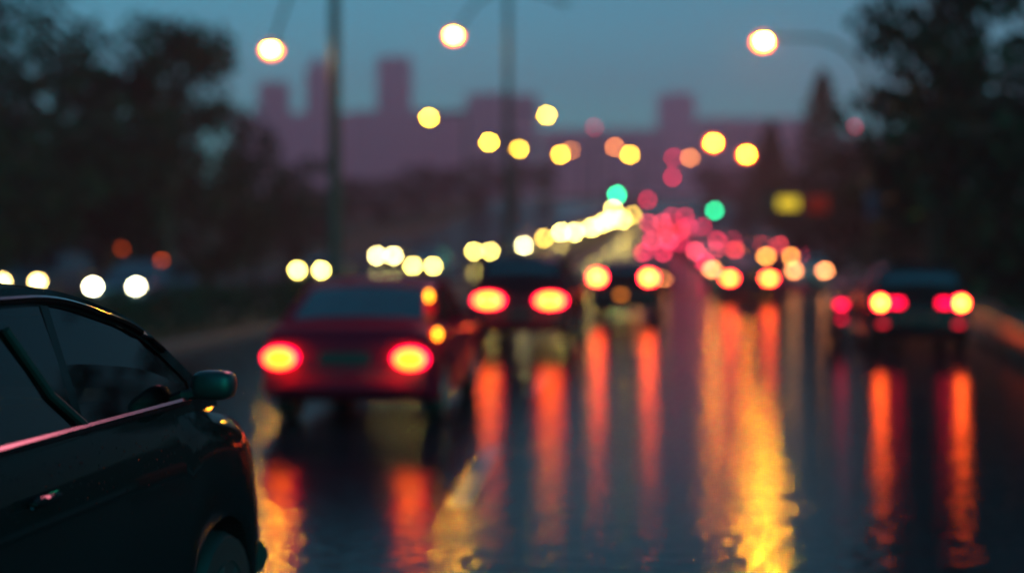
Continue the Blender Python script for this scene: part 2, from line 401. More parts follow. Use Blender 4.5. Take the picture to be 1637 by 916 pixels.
queue = [('sedan', 1146, 78, GREY, 'grey sedan with rose-pink lamps above the grey suv'),
 ('suv', 1205, 84, NAVY, 'navy suv with coral lamps left of the maroon hatchback'),
 ('sedan', 1262, 90, BLACK, 'black sedan with crimson lamps over the maroon hatchback'),
 ('hatchback', 1128, 96, SILV, 'silver hatchback with pink lamps left of the navy suv'),
 ('sedan', 1044, 94, CHAR, 'charcoal sedan far off with deep pink lamps over the charcoal sedan with mixed lamps'),
 ('suv', 1190, 98, BLACK, 'black suv with pale pink lamps in the middle of the far cluster'),
 ('sedan', 1100, 108, MAR, 'maroon sedan on the slope with magenta lamps, between two queues'),
 ('hatchback', 1056, 112, NAVY, 'navy hatchback on the slope at the left rim of the pink lamp cluster'),
 ('sedan', 1160, 112, GREY, 'grey sedan up the slope with violet-red lamps under the low green traffic light'),
 ('suv', 1076, 125, RED, 'red suv up the slope with scarlet lamps, near the top of the cluster'),
 ('sedan', 1112, 131, SILV, 'silver sedan near the crest with dim crimson lamps'),
 ('hatchback', 1048, 136, CHAR, 'charcoal hatchback near the crest, dim pink lamps beside the oncoming stream'),
 ('sedan', 1085, 144, BLACK, 'black sedan at the crest, topmost of the pink tail lamps'),
 ('suv', 1232, 105, GREY, 'grey suv with rosy lamps above the maroon hatchback, between navy and black neighbours')]
for i, (k, px, d, c, lb) in enumerate(queue):
    col = [PINK, ((1, .05, .07), 16), ((1, .02, .11), 12), ((1, .07, .12), 20)][i % 4]
    tail_car(k, lb, px, d, *c, tail=(col[0], col[1]*(.9+d/130)), tsz=(.28, .2), tz=.9)
# oncoming
head_car('sedan', 'navy sedan with two round white headlights seen over the roof of the black minivan', 182, 37, *NAVY, head=((1, .9, .55), 60), hz=.80, turn=.6)
head_car('suv', 'navy suv at the left edge of the photo, one amber and one cream headlight', 31, 49, *NAVY, head=((1, .62, .2), 60), hz=.66, turn=.6)
head_car('sedan', 'grey sedan with two well separated white headlights by the dark roadside pole', 494, 67, *GREY, head=WHT, hz=.78)
head_car('sedan', 'silver sedan with two white headlights in front of the taxi-yellow pair', 676, 80, *SILV, head=WHT, hz=.62)
head_car('hatchback', 'charcoal hatchback with one yellow and one white headlight, left of the silver sedan', 616, 92, *CHAR, head=((1, .8, .28), 110), hz=.78)
head_car('sedan', 'black sedan with touching white headlights above the maroon suv', 771, 98, *BLACK, head=WHT, hz=.80)
head_car('hatchback', 'silver hatchback with a white lamp pair, next up the hill after the black sedan', 826, 110, *SILV, head=((1, .84, .36), 120), hz=.60)
far_on = [('sedan', 859, 119, NAVY, YEL, 'navy sedan with dull yellow headlights, lone pair before the bright cluster'),
 ('suv', 908, 127, GREY, WHT, 'grey suv with cream headlights at the lower left of the bright cluster'),
 ('sedan', 936, 133, BLACK, WHT, 'black sedan with cream headlights in the lower middle of the bright cluster'),
 ('hatchback', 956, 139, RED, WHT, 'red hatchback with white headlights in the middle of the bright cluster'),
 ('sedan', 985, 143, SILV, WHT, 'silver sedan with white headlights at the right of the bright cluster'),
 ('suv', 1002, 149, CHAR, YEL, 'charcoal suv with yellow headlights at the right rim of the bright cluster'),
 ('sedan', 989, 156, GREY, WHT, 'grey sedan with white headlights at the top of the bright cluster under the green light')]
for k, px, d, c, h, lb in far_on: head_car(k, lb, px, d, *c, head=(h[0], h[1]*2), hsz=(.34, .28), hz=.66)

# ------------------------------------------------------------------ a parked motorbike beside the right-hand car
def motorbike(loc, rz):
    t = thing('motorbike', 'dark motorbike with a red tail lamp just left of the black hatchback by the rail', 'motorbike', loc, rz)
    for yy in (-.65, .68):
        w = obj('wheel', MB().lathe([(.2, -.06), (.28, -.06), (.31, 0), (.28, .06), (.2, .06)], (0, 0, 0), 'x', 20), RUB(), t, True, (0, yy, .31))
        mb = MB().lathe([(.05, -.05), (.05, .05)], (0, 0, 0), 'x', 10)
        for k in range(5):
            a = 2*math.pi*k/5; mb.box((0, math.cos(a)*.12, math.sin(a)*.12), (.03, .2, .03), .006, Matrix.Rotation(a, 3, 'X'))
        obj('rim', mb, ALLOY(), w, True)
    mb = MB().ball((0, .1, .5), (.16, .36, .22), 12, 8); mb.box((0, .05, .3), (.26, .5, .2), .05); obj('engine', mb, STEEL(), t, True)
    obj('fuel_tank', MB().ball((0, .2, .82), (.15, .3, .14), 14, 8), pbr('tank_black', (.01, .01, .012), .15), t, True)
    mb = MB().box((0, -.28, .8), (.26, .62, .1), .04); mb.box((0, -.72, .84), (.2, .34, .08), .03); obj('seat', mb, DARK(), t, True)
    mb = MB().tube([(.0, .68, .31), (0, .46, .95)], .03, 8); mb.tube([(-.36, .3, 1.02), (-.1, .44, 1.0), (.1, .44, 1.0), (.36, .3, 1.02)], .016, 8); obj('fork_and_handlebar', mb, STEEL(), t, True)
    mb = MB().tube([(0, -.65, .31), (0, -.1, .42)], .03, 8); mb.tube([(.15, .1, .3), (.17, -.5, .32), (.17, -.8, .36)], .04, 8); obj('swing_arm_and_exhaust', mb, ALLOY(), t, True)
    obj('mudguard', MB().tube([(0, -.65, .68), (0, -.85, .62), (0, -.97, .45)], [.07, .07, .05], 8), DARK(), t, True)
    for s in (-1, 1): obj('mirror', MB().tube([(s*.3, .33, 1.02), (s*.36, .33, 1.16)], .008, 5).ball((s*.38, .33, 1.2), (.07, .02, .05), 10, 6), DARK(), t, True)
    obj('tail_light', MB().box((0, -.91, .77), (.17, .06, .09), .02), emis((1, .005, .05), 10), t, True)
    obj('reflector', MB().box((0, -.99, .5), (.09, .02, .07), .01), emis((1, .005, .05), 5), t, True)
    obj('side_stand', MB().tube([(-.1, .0, .25), (-.25, .02, .0)], .014, 6), STEEL(), t, True)
    obj('headlight', MB().ball((0, .56, .9), (.09, .08, .09), 12, 6), pbr('headlamp_glass', (.3, .3, .3), .1), t, True)
motorbike((X(1353, 25.6), 26.5, 0), -.1)

# ------------------------------------------------------------------ street lamps
def street_lamp(label, pole_x, d, pole_h, heads, lit=(), group='street lamps along the road', pr=.13, drop=.0, kind='arc', size=.17):
    """heads: list of (x, z, emission or None): the lamp ends of the arms"""
    g = G(d); t = thing('street_lamp', label, 'street lamp', (pole_x, d, g), 0, group)
    obj('base', MB().lathe([(pr*2, 0), (pr*2, .08), (pr*1.5, .12), (pr*1.3, .5)], (0, 0, 0), 'z', 12), STEEL(), t, True)
    obj('pole', MB().tube([(0, 0, .1), (0, 0, pole_h*.5), (0, 0, pole_h)], [pr, pr*.82, pr*.6], 12), STEEL(), t, True)
    for hx, hz, em in heads:
        dx, dz = hx-pole_x, hz-g
        pts = []
        for i in range(11):
            u = i/10
            if kind == 'arc': pts.append((dx*u, 0, pole_h-.15+(dz-pole_h+.15)*u**2.2))
            else:
                a = u*math.pi/2; rr = min(2.2, abs(dx)*.6); s = 1 if dx > 0 else -1
                if u < .7: b = u/.7*math.pi/2; pts.append((s*rr*(1-math.cos(b)), 0, dz+.1-rr+rr*math.sin(b)))
                else: q = (u-.7)/.3; pts.append((s*rr+(dx-s*rr)*q, 0, dz+.1))
        if kind != 'arc': pts = [(0, 0, min(pole_h-.1, pts[0][2]-.05))]+pts
        obj('arm', MB().tube(pts, [.09-.04*i/len(pts) for i in range(len(pts))], 8), STEEL(), t, True)
        s = 1 if dx > 0 else -1
        if em and em[1] > 500: HALO = ((1, .17, .03), 9)
        else: HALO = None
        hd = obj('lamp_head', MB().ball((dx, 0, dz+.09), (.36, .15, .09), 12, 6), STEEL(), t, True)
        obj('lamp', MB().ball((dx+s*.05, 0, dz), (size, size*.8, size*.72), 12, 8), emis(*em) if em else pbr('unlit_lens', (.3, .3, .28), .2), hd, True)
        if HALO: obj('halo_dish', MB().ball((dx+s*.05, size, dz-.02), (size*2.2, size*.4, size*1.8), 14, 8), emis(*HALO), hd, True)  # orange halo round the lamp, added as a glowing dish behind it
    return t
NEARL = ((1, .42, .014), 1300); RIGHTL = ((1, .38, .007), 4300); MIDL = ((1, .52, .03), 150); RMID = ((1, .21, .004), 1100); FARL = ((1, .44, .025), 130); ORL = ((1, .26, .06), 42)
street_lamp('tall dark double-armed lamp post in the median, its left lamp white-hot', X(535, 48), 48, 12.2, [(X(435, 48), Z(78, 48), NEARL), (X(640, 48), 11.3, None)], pr=.26, size=.14)
street_lamp('hazy tall double-armed lamp post in the middle of the sky, its left lamp glowing', X(812, 66), 66, 14.0, [(X(727, 66), Z(56, 66), NEARL), (X(900, 66), 13.2, None)], pr=.2, size=.16)
street_lamp('gooseneck lamp post on the right pavement with a white-hot lamp', X(1390, 52), 52, Z(130, 52), [(X(1223, 52), Z(65, 52), RIGHTL)], kind='goose', size=.15, pr=.11)
spec = [(687, 188, 95, -2.4, MIDL, 'median lamp post with a round yellow lamp, leftmost of its row'),
 (783, 227, 112, -2.2, MIDL, 'median lamp post with the left lamp of the close yellow pair'),
 (830, 238, 126, -2.0, MIDL, 'median lamp post with the right lamp of the close yellow pair'),
 (873, 184, 104, 2.6, MIDL, 'lamp post with a single yellow lamp higher than the row beside it, in mid sky'),
 (897, 247, 142, -2.0, FARL, 'distant lamp post with a yellow lamp overlapping an orange one'),
 (912, 241, 152, 2.0, ORL, 'distant lamp post with an orange lamp behind the overlapping yellow one'),
 (982, 235, 150, 2.2, ORL, 'crest lamp post with the upper left orange lamp of an overlapping pair'),
 (1006, 247, 158, 2.2, FARL, 'crest lamp post with the amber lamp right of the overlapping pair'),
 (1104, 252, 150, -2.4, ORL, 'right side lamp post with a peach lamp beside the crimson signal'),
 (1142, 228, 100, -2.8, RMID, 'right side lamp post with a bright yellow lamp in front of the conifer'),
 (1195, 247, 112, -2.8, RMID, 'right side lamp post with an amber lamp just left of the conifer')]
for px, py, d, arm, em, lb in spec:
    hx, hz = X(px, d), Z(py, d)
    street_lamp(lb, hx-arm, d, hz-G(d)+.5, [(hx, hz, em)], pr=.10, size=.12+.0007*d)

# ------------------------------------------------------------------ traffic signals, signs, beacons
def signal(label, px, py, d, post_x, lit, s, col):
    g = G(d); hx, hz = X(px, d), Z(py, d)
    t = thing('traffic_light', label, 'traffic light', (post_x, d, g), 0, 'traffic signals on the hill')
    dx = hx-post_x; k = {'red': 0, 'green': 2}[lit]; top = hz-g+.36*k
    cz = top-.36
    obj('post', MB().tube([(0, 0, 0), (0, 0, cz+(.4 if abs(dx) > .4 else -.5))], .08, 10), STEEL(), t, True)
    if abs(dx) > .4: obj('mast_arm', MB().tube([(0, 0, cz+.3), (dx*.5, 0, cz+.42), (dx, 0, cz+.4)], [.07, .06, .04], 8), STEEL(), t, True)
    h = obj('housing', MB().box((dx, 0, cz), (.42, .24, 1.16), .05), DARK(), t, True)
    for i, (cc) in enumerate([(.2, .01, .01), (.2, .1, .01), (.01, .15, .08)]):
        zz = top-.36*i; m = emis(col, s) if i == k else pbr('unlit_signal_%d' % i, cc, .2)
        obj('lens', MB().ball((dx, -.13, zz), (.155, .05, .155), 14, 6), m, h, True)
        obj('visor', MB().tube([(dx-.17, -.12, zz+.02), (dx-.12, -.26, zz+.12), (dx, -.28, zz+.17), (dx+.12, -.26, zz+.12), (dx+.17, -.12, zz+.02)], .012, 5), DARK(), h, True)
GRN, REDS = (.02, 1, .40), (1, .02, .09)
signal('green traffic light on a median post above the bright headlight cluster', 986, 312, 120, A(120)-5.6, 'green', 60, GRN)
signal('lower green traffic light on a mast arm over the pink tail lamps', 1142, 337, 108, A(108)+10.4, 'green', 26, GRN)
signal('crimson traffic light below the peach street lamp', 1075, 283, 150, A(150)-5.4, 'red', 26, REDS)
signal('second crimson traffic light right above the tail lamp cluster', 1035, 320, 134, A(134)-5.6, 'red', 20, REDS)
signal('crimson traffic light overlapping the peach street lamp', 1076, 252, 160, A(160)-5.2, 'red', 22, REDS)
def beacon(label, px, py, d, s):
    z = Z(py, d)-G(d)
    t = thing('beacon_mast', label, 'beacon mast', (X(px, d), d, G(d)), 0, 'thin masts with a red beacon')
    obj('mast', MB().tube([(0, 0, 0), (0, 0, z)], [.12, .05], 8), STEEL(), t, True)
    obj('beacon', MB().ball((0, 0, z+.1), (.17, .17, .2), 10, 6), emis(REDS, s), t, True)
beacon('dim red beacon mast in mid sky right of the flat-topped building', 950, 205, 150, 7)
beacon('dim red beacon mast beside the gooseneck lamp post', 1365, 207, 90, 4)
beacon('dim red beacon mast beside the big trunk on the right', 1473, 178, 75, 2.5)
def sign_post(name, label, px, py, d, w, h, face, border=None, extra=None):
    g = G(d); z = Z(py, d)-g
    t = thing(name, label, 'sign', (X(px, d), d, g))
    obj('post', MB().tube([(0, .05, 0), (0, .05, z+h/2)], .05, 8), STEEL(), t, True)
    if border: obj('frame', MB().box((0, 0, z), (w+.16, .04, h+.16), .015), border, t, True)
    obj('panel', MB().box((0, -.03, z), (w, .04, h), .012), face, t, True)
    return t, z
t, z = sign_post('lit_sign', 'lit yellow sign box with a dark red panel by the right roadside', 1260, 325, 70, 1.0, .55, emis((1, .66, .03), 1.1))
obj('side_panel', MB().box((1.45, 0, z-.03), (1.1, .12, .85), .03), emis((.5, .02, .004), .22), t, True)
obj('sign_back', MB().box((.4, .05, z), (3.2, .06, .95), .03), STEEL(), t, True)
sign_post('road_sign', 'plain square blue road sign on a post among the dark right trees', 1405, 325, 50, .95, .95, pbr('sign_blue', (.03, .13, .30), .3))
t, z = sign_post('road_sign', 'square road sign with a yellow frame and dull blue centre on the right verge', 1476, 322, 45, .75, .75, pbr('sign_ochre', (.35, .22, .02), .35), pbr('sign_ochre', (.35, .22, .02), .35))
obj('centre_panel', MB().box((0, -.056, z), (.38, .02, .38), .006), pbr('sign_blue', (.03, .13, .30), .3), t, True)
obj('red_mark', MB().box((-.05, -.07, z-.27), (.16, .02, .08), .006), pbr('sign_red', (.5, .02, .02), .35), t, True)
def glow_post(label, px, py, d, r, s):  # orange windscreen reflections, stood in for by glowing balls on added posts
    z = Z(py, d)-G(d)
    t = thing('orange_glow', label, 'orange glow', (X(px, d), d, G(d)), 0, 'orange glows on added posts at the left')
    obj('foot', MB().lathe([(.25, 0), (.25, .06), (.06, .09)], (0, 0, 0), 'z', 12), RUB(), t, True)
    obj('post', MB().tube([(0, 0, .05), (0, 0, z)], .035, 8), STEEL(), t, True)
    obj('lens', MB().ball((0, 0, z+.05), r, 12, 6), emis((1, .10, .012), s), t, True)
glow_post('broad bright orange glow on an added post over the gap between the two navy cars', 116, 415, 62, (.42, .1, .15), 7)
glow_post('round orange glow on an added post right of the navy sedan', 258, 423, 58, (.15, .1, .17), 8)
glow_post('faint orange glow on an added post above the navy sedan', 194, 401, 66, (.14, .1, .16), 2.5)
glow_post('faint low orange glow on an added post beside the hedge', 288, 450, 44, (.12, .1, .13), 2.2)

# ------------------------------------------------------------------ ground, roads, markings
def strip(name, o0, o1, d0, d1, dz, mat, step=1.0, nx=1, curve=A, **kw):
    mb = MB(); n = int((d1-d0)/step); vs = []; fs = []
    for i in range(n+1):
        d = d0+(d1-d0)*i/n
        for k in range(nx+1):
            vs.append((curve(d)+o0+(o1-o0)*k/nx, d, G(d)+dz))
    w = nx+1
    for i in range(n):
        for k in range(nx): fs.append((i*w+k, i*w+k+1, i*w+w+k+1, i*w+w+k))
    o = obj(name, mb.add(vs, fs), mat, None, True)
    return tag(o, kind='structure', **kw)
def wet(name, base, r0, r1, wave, bump):
    m, nt, b, out = nodes(name)
    N = nt.nodes.new; Lk = nt.links.new
    geo = N('ShaderNodeNewGeometry')
    def noise(scale, det, sc=(1, 1, 1)):
        mp = N('ShaderNodeMapping'); mp.inputs['Scale'].default_value = sc
        n = N('ShaderNodeTexNoise'); n.inputs['Scale'].default_value = scale; n.inputs['Detail'].default_value = det
        Lk(geo.outputs['Position'], mp.inputs['Vector']); Lk(mp.outputs[0], n.inputs['Vector']); return n
    n1 = noise(1.1, 4, (.3, 1.3, 1)); n2 = noise(7, 1, (.8, 1.1, 1)); n3 = noise(45, 2); n4 = noise(1.3, 3)
    rp = N('ShaderNodeMapRange'); rp.inputs['From Min'].default_value = .45; rp.inputs['From Max'].default_value = .62
    rp.inputs['To Min'].default_value = r0; rp.inputs['To Max'].default_value = r1
    Lk(n1.outputs['Fac'], rp.inputs['Value']); Lk(rp.outputs[0], b.inputs['Roughness'])
    cr = N('ShaderNodeValToRGB'); cr.color_ramp.elements[0].color = (*[c*.6 for c in base], 1); cr.color_ramp.elements[1].color = (*[c*1.4 for c in base], 1)
    Lk(n4.outputs['Fac'], cr.inputs['Fac']); Lk(cr.outputs[0], b.inputs['Base Color'])
    b1 = N('ShaderNodeBump'); b1.inputs['Strength'].default_value = wave; b1.inputs['Distance'].default_value = .016
    n5 = noise(24, 2, (.8, 1.1, 1)); ml = N('ShaderNodeMath'); ml.operation = 'MULTIPLY_ADD'; ml.inputs[1].default_value = .35
    Lk(n5.outputs['Fac'], ml.inputs[0]); Lk(n2.outputs['Fac'], ml.inputs[2]); Lk(ml.outputs[0], b1.inputs['Height'])
    b2 = N('ShaderNodeBump'); b2.inputs['Strength'].default_value = bump; b2.inputs['Distance'].default_value = .003
    Lk(n3.outputs['Fac'], b2.inputs['Height']); Lk(b1.outputs[0], b2.inputs['Normal'])
    sheen(nt, b, out, 1.36, .1, b2.outputs[0], .62, rp.outputs[0])
    return m
ASPH = wet('wet_asphalt', (.014, .016, .02), .06, .17, .5, .12)
WMARK = wet('wet_white_paint', (.16, .16, .17), .12, .22, .25, .2)
GRASS = pbr('grass', (.02, .045, .02), .8, var=.4, scale=3, bump=.5)
mb = MB(); xs = [-1550, -300, -150, -80, -40, -20, 0, 20, 40, 80, 150, 300, 1550]; ds = [-60, -20, 0, 30, 50]+[55+5*i for i in range(35)]+[240, 280, 340, 450, 600, 800, 1050, 1400, 1740]
vs = [(x, d, G(d)-.03) for d in ds for x in xs]; w = len(xs)
mb.add(vs, [(i*w+k, i*w+k+1, i*w+w+k+1, i*w+w+k) for i in range(len(ds)-1) for k in range(w-1)])
tag(obj('ground', mb, GRASS, None, True), kind='structure')
strip('road', -5.3, 9.45, -6, 175, 0, ASPH, nx=6)
strip('oncoming_road', -24, -9.2, 14, 175, 0, ASPH, nx=4)
strip('pavement', 9.6, 12.6, -6, 175, .12, pbr('paving', (.12, .12, .12), .35, var=.3, scale=4))
def kerb(name, o0, d0, d1):
    mb = MB(); vs = []; fs = []; n = int((d1-d0)/2)
    for i in range(n+1):
        d = d0+(d1-d0)*i/n; x = A(d)+o0
        vs += [(x-.075, d, G(d)-.05), (x-.075, d, G(d)+.12), (x-.05, d, G(d)+.135), (x+.075, d, G(d)+.135), (x+.075, d, G(d)-.05)]
    for i in range(n):
        for k in range(4): fs.append((i*5+k, i*5+k+1, i*5+5+k+1, i*5+5+k))
    tag(obj(name, mb.add(vs, fs), pbr('kerb_stone', (.10, .10, .10), .5)), kind='structure')
kerb('right_kerb', 9.52, -6, 174); kerb('median_kerb', -5.4, -6, 174); kerb('far_median_kerb', -9.1, 14, 174)
for nm, off in (('lane_marking', 1.55), ('lane_marking', 4.65), ('lane_marking', 7.6)):
    mb = MB(); d = {1.55: 2.2, 4.65: 26, 7.6: 33}[off]
    while d < 150:
        vs = []
        for q in range(5):
            dd = d+3.0*q/4
            vs += [(A(dd)+off-.08, dd, G(dd)+.004), (A(dd)+off+.08, dd, G(dd)+.004)]
        mb.add(vs, [(2*q, 2*q+1, 2*q+3, 2*q+2) for q in range(4)]); d += 7.5
    tag(obj(nm, mb, WMARK), kind='structure')
strip('edge_line', -4.75, -4.6, -6, 174, .004, WMARK)
strip('edge_line', 8.75, 8.9, 30, 174, .004, WMARK)

# rail at the right roadside, brake lights' red reflection put into its colour
def rail(label, pts, name='guard_rail'):
    t = thing(name, label, 'guard rail', (*pts[0], 0))
    P0 = Vector((*pts[0], 0)); pp = [Vector((*p, 0))-P0 for p in pts]
    for a, b2 in zip(pp, pp[1:]):
        n = max(1, int((b2-a).length/2))
        for k in range(n):
            q = a.lerp(b2, k/n); obj('post', MB().box((q.x+.06, q.y, .3), (.08, .1, .6), .015), STEEL(), t)
    vs = []; fs = []
    prof = [(0, .24), (-.04, .27), (-.04, .36), (.0, .41), (-.04, .46), (-.04, .55), (0, .58), (.012, .58), (.012, .24)]
    for p in pp: vs += [(p.x+a, p.y, b2) for a, b2 in prof]
    m = len(prof)
    for i in range(len(pp)-1):
        for k in range(m): fs.append((i*m+k, i*m+(k+1) % m, i*m+m+(k+1) % m, i*m+m+k))
    obj('beam', MB().add(vs, fs), pbr('rail_red_reflection', (.4, .006, .008), .4), t)
rail('guard rail with red reflections painted in, curving along the right roadside beside the black hatchback', [(7.0, 17), (7.6, 21), (8.55, 25), (9.6, 30), (10.6, 36), (11.6, 42)])

# hedge in the median
def leafcloud(mb, c, r, n, s, rnd, shell=.35):
    for _ in range(n):
        while True:
            p = Vector((rnd.uniform(-1, 1), rnd.uniform(-1, 1), rnd.uniform(-1, 1)))
            if shell < p.length < 1: break
        p = Vector((p.x*r[0], p.y*r[1], p.z*r[2]))+Vector(c)
        a = Vector((rnd.gauss(0, 1), rnd.gauss(0, 1), rnd.gauss(0, 1))).normalized()
        u = a.orthogonal().normalized(); v = a.cross(u)
        k = s*rnd.uniform(.6, 1.3)
        mb.add([p-u*k*.5, p+v*k*.28, p+u*k*.5, p-v*k*.28], [(0, 1, 2, 3)])
rnd = random.Random(4)
def hedge(label, d0, d1, off, h, w):
    t = thing('hedge', label, 'hedge', (A(d0)+off, d0, 0), 0, 'clipped hedges in the median')
    mb = MB(); d = d0
    while d < d1:
        leafcloud(mb, (A(d)+off-(A(d0)+off), d-d0, h*.52), (w*.55, .75, h*.52), 170, .16, rnd, .5); d += .8
    obj('foliage', mb, LEAF(), t)
    mb = MB(); d = d0+.4
    while d < d1: mb.tube([(A(d)-A(d0), d-d0, 0), (A(d)-A(d0)+.05, d-d0, h*.6)], .04, 5); d += 1.2
    obj('stems', mb, BARK(), t)
hedge('dark clipped hedge in the median behind the black minivan', 20, 33, -7.2, 1.0, 2.2)
hedge('dark clipped hedge in the median behind the red sedan', 36, 46, -7.2, .95, 1.8)

# ------------------------------------------------------------------ trees
def tree_mesh(seed, h, cr, ncl, nleaf, s, base=.3):
    r = random.Random(seed); tb = MB(); cb = MB()
    pts = [(0, 0, 0)]
    for i in range(1, 6): pts.append((r.gauss(0, .12)*i*.5, r.gauss(0, .12)*i*.5, h*.75*i/5))
    tb.tube(pts, [h*.026*(1-.15*i) for i in range(6)], 8)
    for k in range(ncl):
        th = r.uniform(0, 6.283); zz = r.uniform(base, .95); rad = cr*math.sin(math.pi*min(1, (zz-base*.6)/(1.08-base*.6)))**.7*r.uniform(.35, 1)
        c = Vector((math.cos(th)*rad, math.sin(th)*rad, zz*h))
        q = min(4, int(zz*5)); st = Vector(pts[q])
        md = st.lerp(c, .5)+Vector((0, 0, .05*h))
        tb.tube([st, md, c], [h*.008, h*.005, h*.002], 5, False)
        k2 = r.uniform(.16, .30)*cr
        leafcloud(cb, c, (k2*1.25, k2*1.25, k2*.85), nleaf, s, r, .1)
    return tb.mesh('trunk', BARK(), True), cb.mesh('crown', LEAF())
TREES = [tree_mesh(1, 10, 3.8, 55, 70, .42, .12), tree_mesh(2, 10, 3.2, 44, 70, .40, .2), tree_mesh(3, 10, 4.4, 60, 62, .44, .06)]
def tree(label, px, d, h, k, group, wide=1, cat='tree', leaf=None):
    t = thing('tree', label, cat, (X(px, d), d, G(d)-.05), random.uniform(0, 6), group)
    link('trunk', TREES[k][0], t); link('crown', TREES[k][1], t)
    s = h/10; t.scale = (s*wide, s*wide, s)
    if leaf:
        k = ('haze_red', TREES.index(TREES[k])); me = cm(k, lambda: TREES[k[1]][1].copy())
        me.materials.clear(); me.materials.append(leaf)
        [c for c in t.children if c.name.startswith('crown')][0].data = me
    return t
LG, RG = 'dark trees along the left roadside', 'dark trees along the right roadside'
for a in [('tall dark tree at the left frame edge', -60, 52, 11.5, 2, 1.2), ('bulky dark tree second from the left frame edge', 70, 60, 10.6, 0, 1.2),
          ('dark tree with a broken crown against the sky in the upper left', 175, 64, 10.8, 1, 1.2), ('sparse topped dark tree right of the broken crown', 270, 62, 12.2, 1, .95),
          ('rounded dark tree ending the left row beside the first lit lamp', 330, 70, 9.0, 2, 1.0), ('lower olive tree below the first lit lamp', 408, 84, 8.0, 0, 1.1),
          ('small bush-like tree by the double-armed post', 475, 100, 7.2, 2, 1.0), ('low dark tree behind the two navy cars', 130, 78, 8.0, 2, 1.5),
          ('low dark tree behind the hedge', 255, 86, 7.5, 0, 1.5), ('dark tree behind the leftmost one, mostly hidden', 10, 75, 9.0, 2, 1.5)]:
    tree(*a[:5], LG, a[5])
for a in [('great dark tree arching over the right frame corner', 1690, 36, 11.5, 2, .95), ('tall dark tree with a straight trunk, nearest the sky on the right', 1492, 40, 13.5, 1, .62),
          ('dense dark tree low behind the yellow-framed sign', 1500, 62, 8.4, 0, 1.1), ('dense dark tree behind the blue sign', 1425, 74, 7.6, 2, 1.1),
          ('dark tree beyond the gooseneck lamp post', 1370, 92, 8.0, 0, 1.1), ('dark tree at the right edge low behind the red rail', 1600, 48, 8.5, 2, 1.2),
          ('small dark tree between the conifer and the lit sign', 1270, 112, 6.5, 0, 1.1), ('bushy dark tree behind the silver sedan', 1330, 82, 5.0, 2, 1.2)]:
    tree(*a[:5], RG, a[5])
def conifer(label, px, d, top):
    g = G(d); h = Z(top, d)-g; r = random.Random(8)
    t = thing('conifer', label, 'conifer', (X(px, d), d, g-.05))
    tb = MB().tube([(0, 0, 0), (0, 0, h*.5), (0, 0, h*.98)], [.25, .15, .03], 8); cb = MB()
    for k in range(90):
        u = (k+.5)/90; z = h*(.1+.89*u); rr = h*.29*(1-u)**.85+.12; a = k*2.4
        for q in (.45, .85):
            c = (math.cos(a)*rr*q, math.sin(a)*rr*q, z-q*rr*.25); leafcloud(cb, c, (rr*.4+.1, rr*.4+.1, .28), 34, .36, r, .05)
        tb.tube([(0, 0, z), (math.cos(a)*rr*.9, math.sin(a)*rr*.9, z-rr*.25)], [.03, .01], 4, False)
    obj('trunk', tb, BARK(), t, True); obj('crown', cb, LEAF2(), t)
HG = 'low trees on the far hillside'
for i, (px, d, h, lb) in enumerate([(505, 125, 4.6, 'low hillside tree nearest the double-armed post'), (560, 140, 5.2, 'low hillside tree second from the double-armed post'), (612, 150, 4.6, 'low hillside tree above the yellow and white headlights'),
    (665, 158, 5.6, 'taller hillside tree in front of the square tower'), (716, 165, 4.8, 'low hillside tree left of the maroon suv roof'), (768, 172, 5.4, 'low hillside tree above the maroon suv'), (822, 178, 5.0, 'low hillside tree under the second yellow lamp of the pair'), (872, 184, 4.8, 'hillside tree closest to the bright headlight cluster'),
    (1190, 165, 5.0, 'low hillside tree right of the low green light'), (1140, 180, 4.6, 'low hillside tree behind the low green light')]): tree(lb, px, d, h, i % 3, HG, 1.5, leaf=pbr('haze_red_leaves', (.16, .022, .018), .7, var=.4, scale=.8))  # red glow of the haze put into the leaf colour
conifer('tall pointed conifer standing alone in the haze on the right', 1315, 112, 108)
conifer('short hazy conifer left of the tall pointed one', 1232, 135, 190)

# ------------------------------------------------------------------ skyline
def facade(name, col):
    if name in M: return M[name]
    m, nt, b, out = nodes(name); N = nt.nodes.new; Lk = nt.links.new
    tc = N('ShaderNodeTexCoord'); sp = N('ShaderNodeSeparateXYZ'); ad = N('ShaderNodeMath'); cb = N('ShaderNodeCombineXYZ')
    Lk(tc.outputs['Object'], sp.inputs[0]); Lk(sp.outputs['X'], ad.inputs[0]); Lk(sp.outputs['Y'], ad.inputs[1]); Lk(ad.outputs[0], cb.inputs['X']); Lk(sp.outputs['Z'], cb.inputs['Y'])
    br = N('ShaderNodeTexBrick'); br.offset = 0; br.inputs['Scale'].default_value = 1; br.inputs['Brick Width'].default_value = 1.8; br.inputs['Row Height'].default_value = 3.1
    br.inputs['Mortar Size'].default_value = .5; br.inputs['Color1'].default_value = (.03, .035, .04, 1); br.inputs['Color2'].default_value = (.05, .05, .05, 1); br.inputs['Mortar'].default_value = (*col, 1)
    Lk(cb.outputs[0], br.inputs['Vector']); Lk(br.outputs['Color'], b.inputs['Base Color']); b.inputs['Roughness'].default_value = .6
    M[name] = m; return m
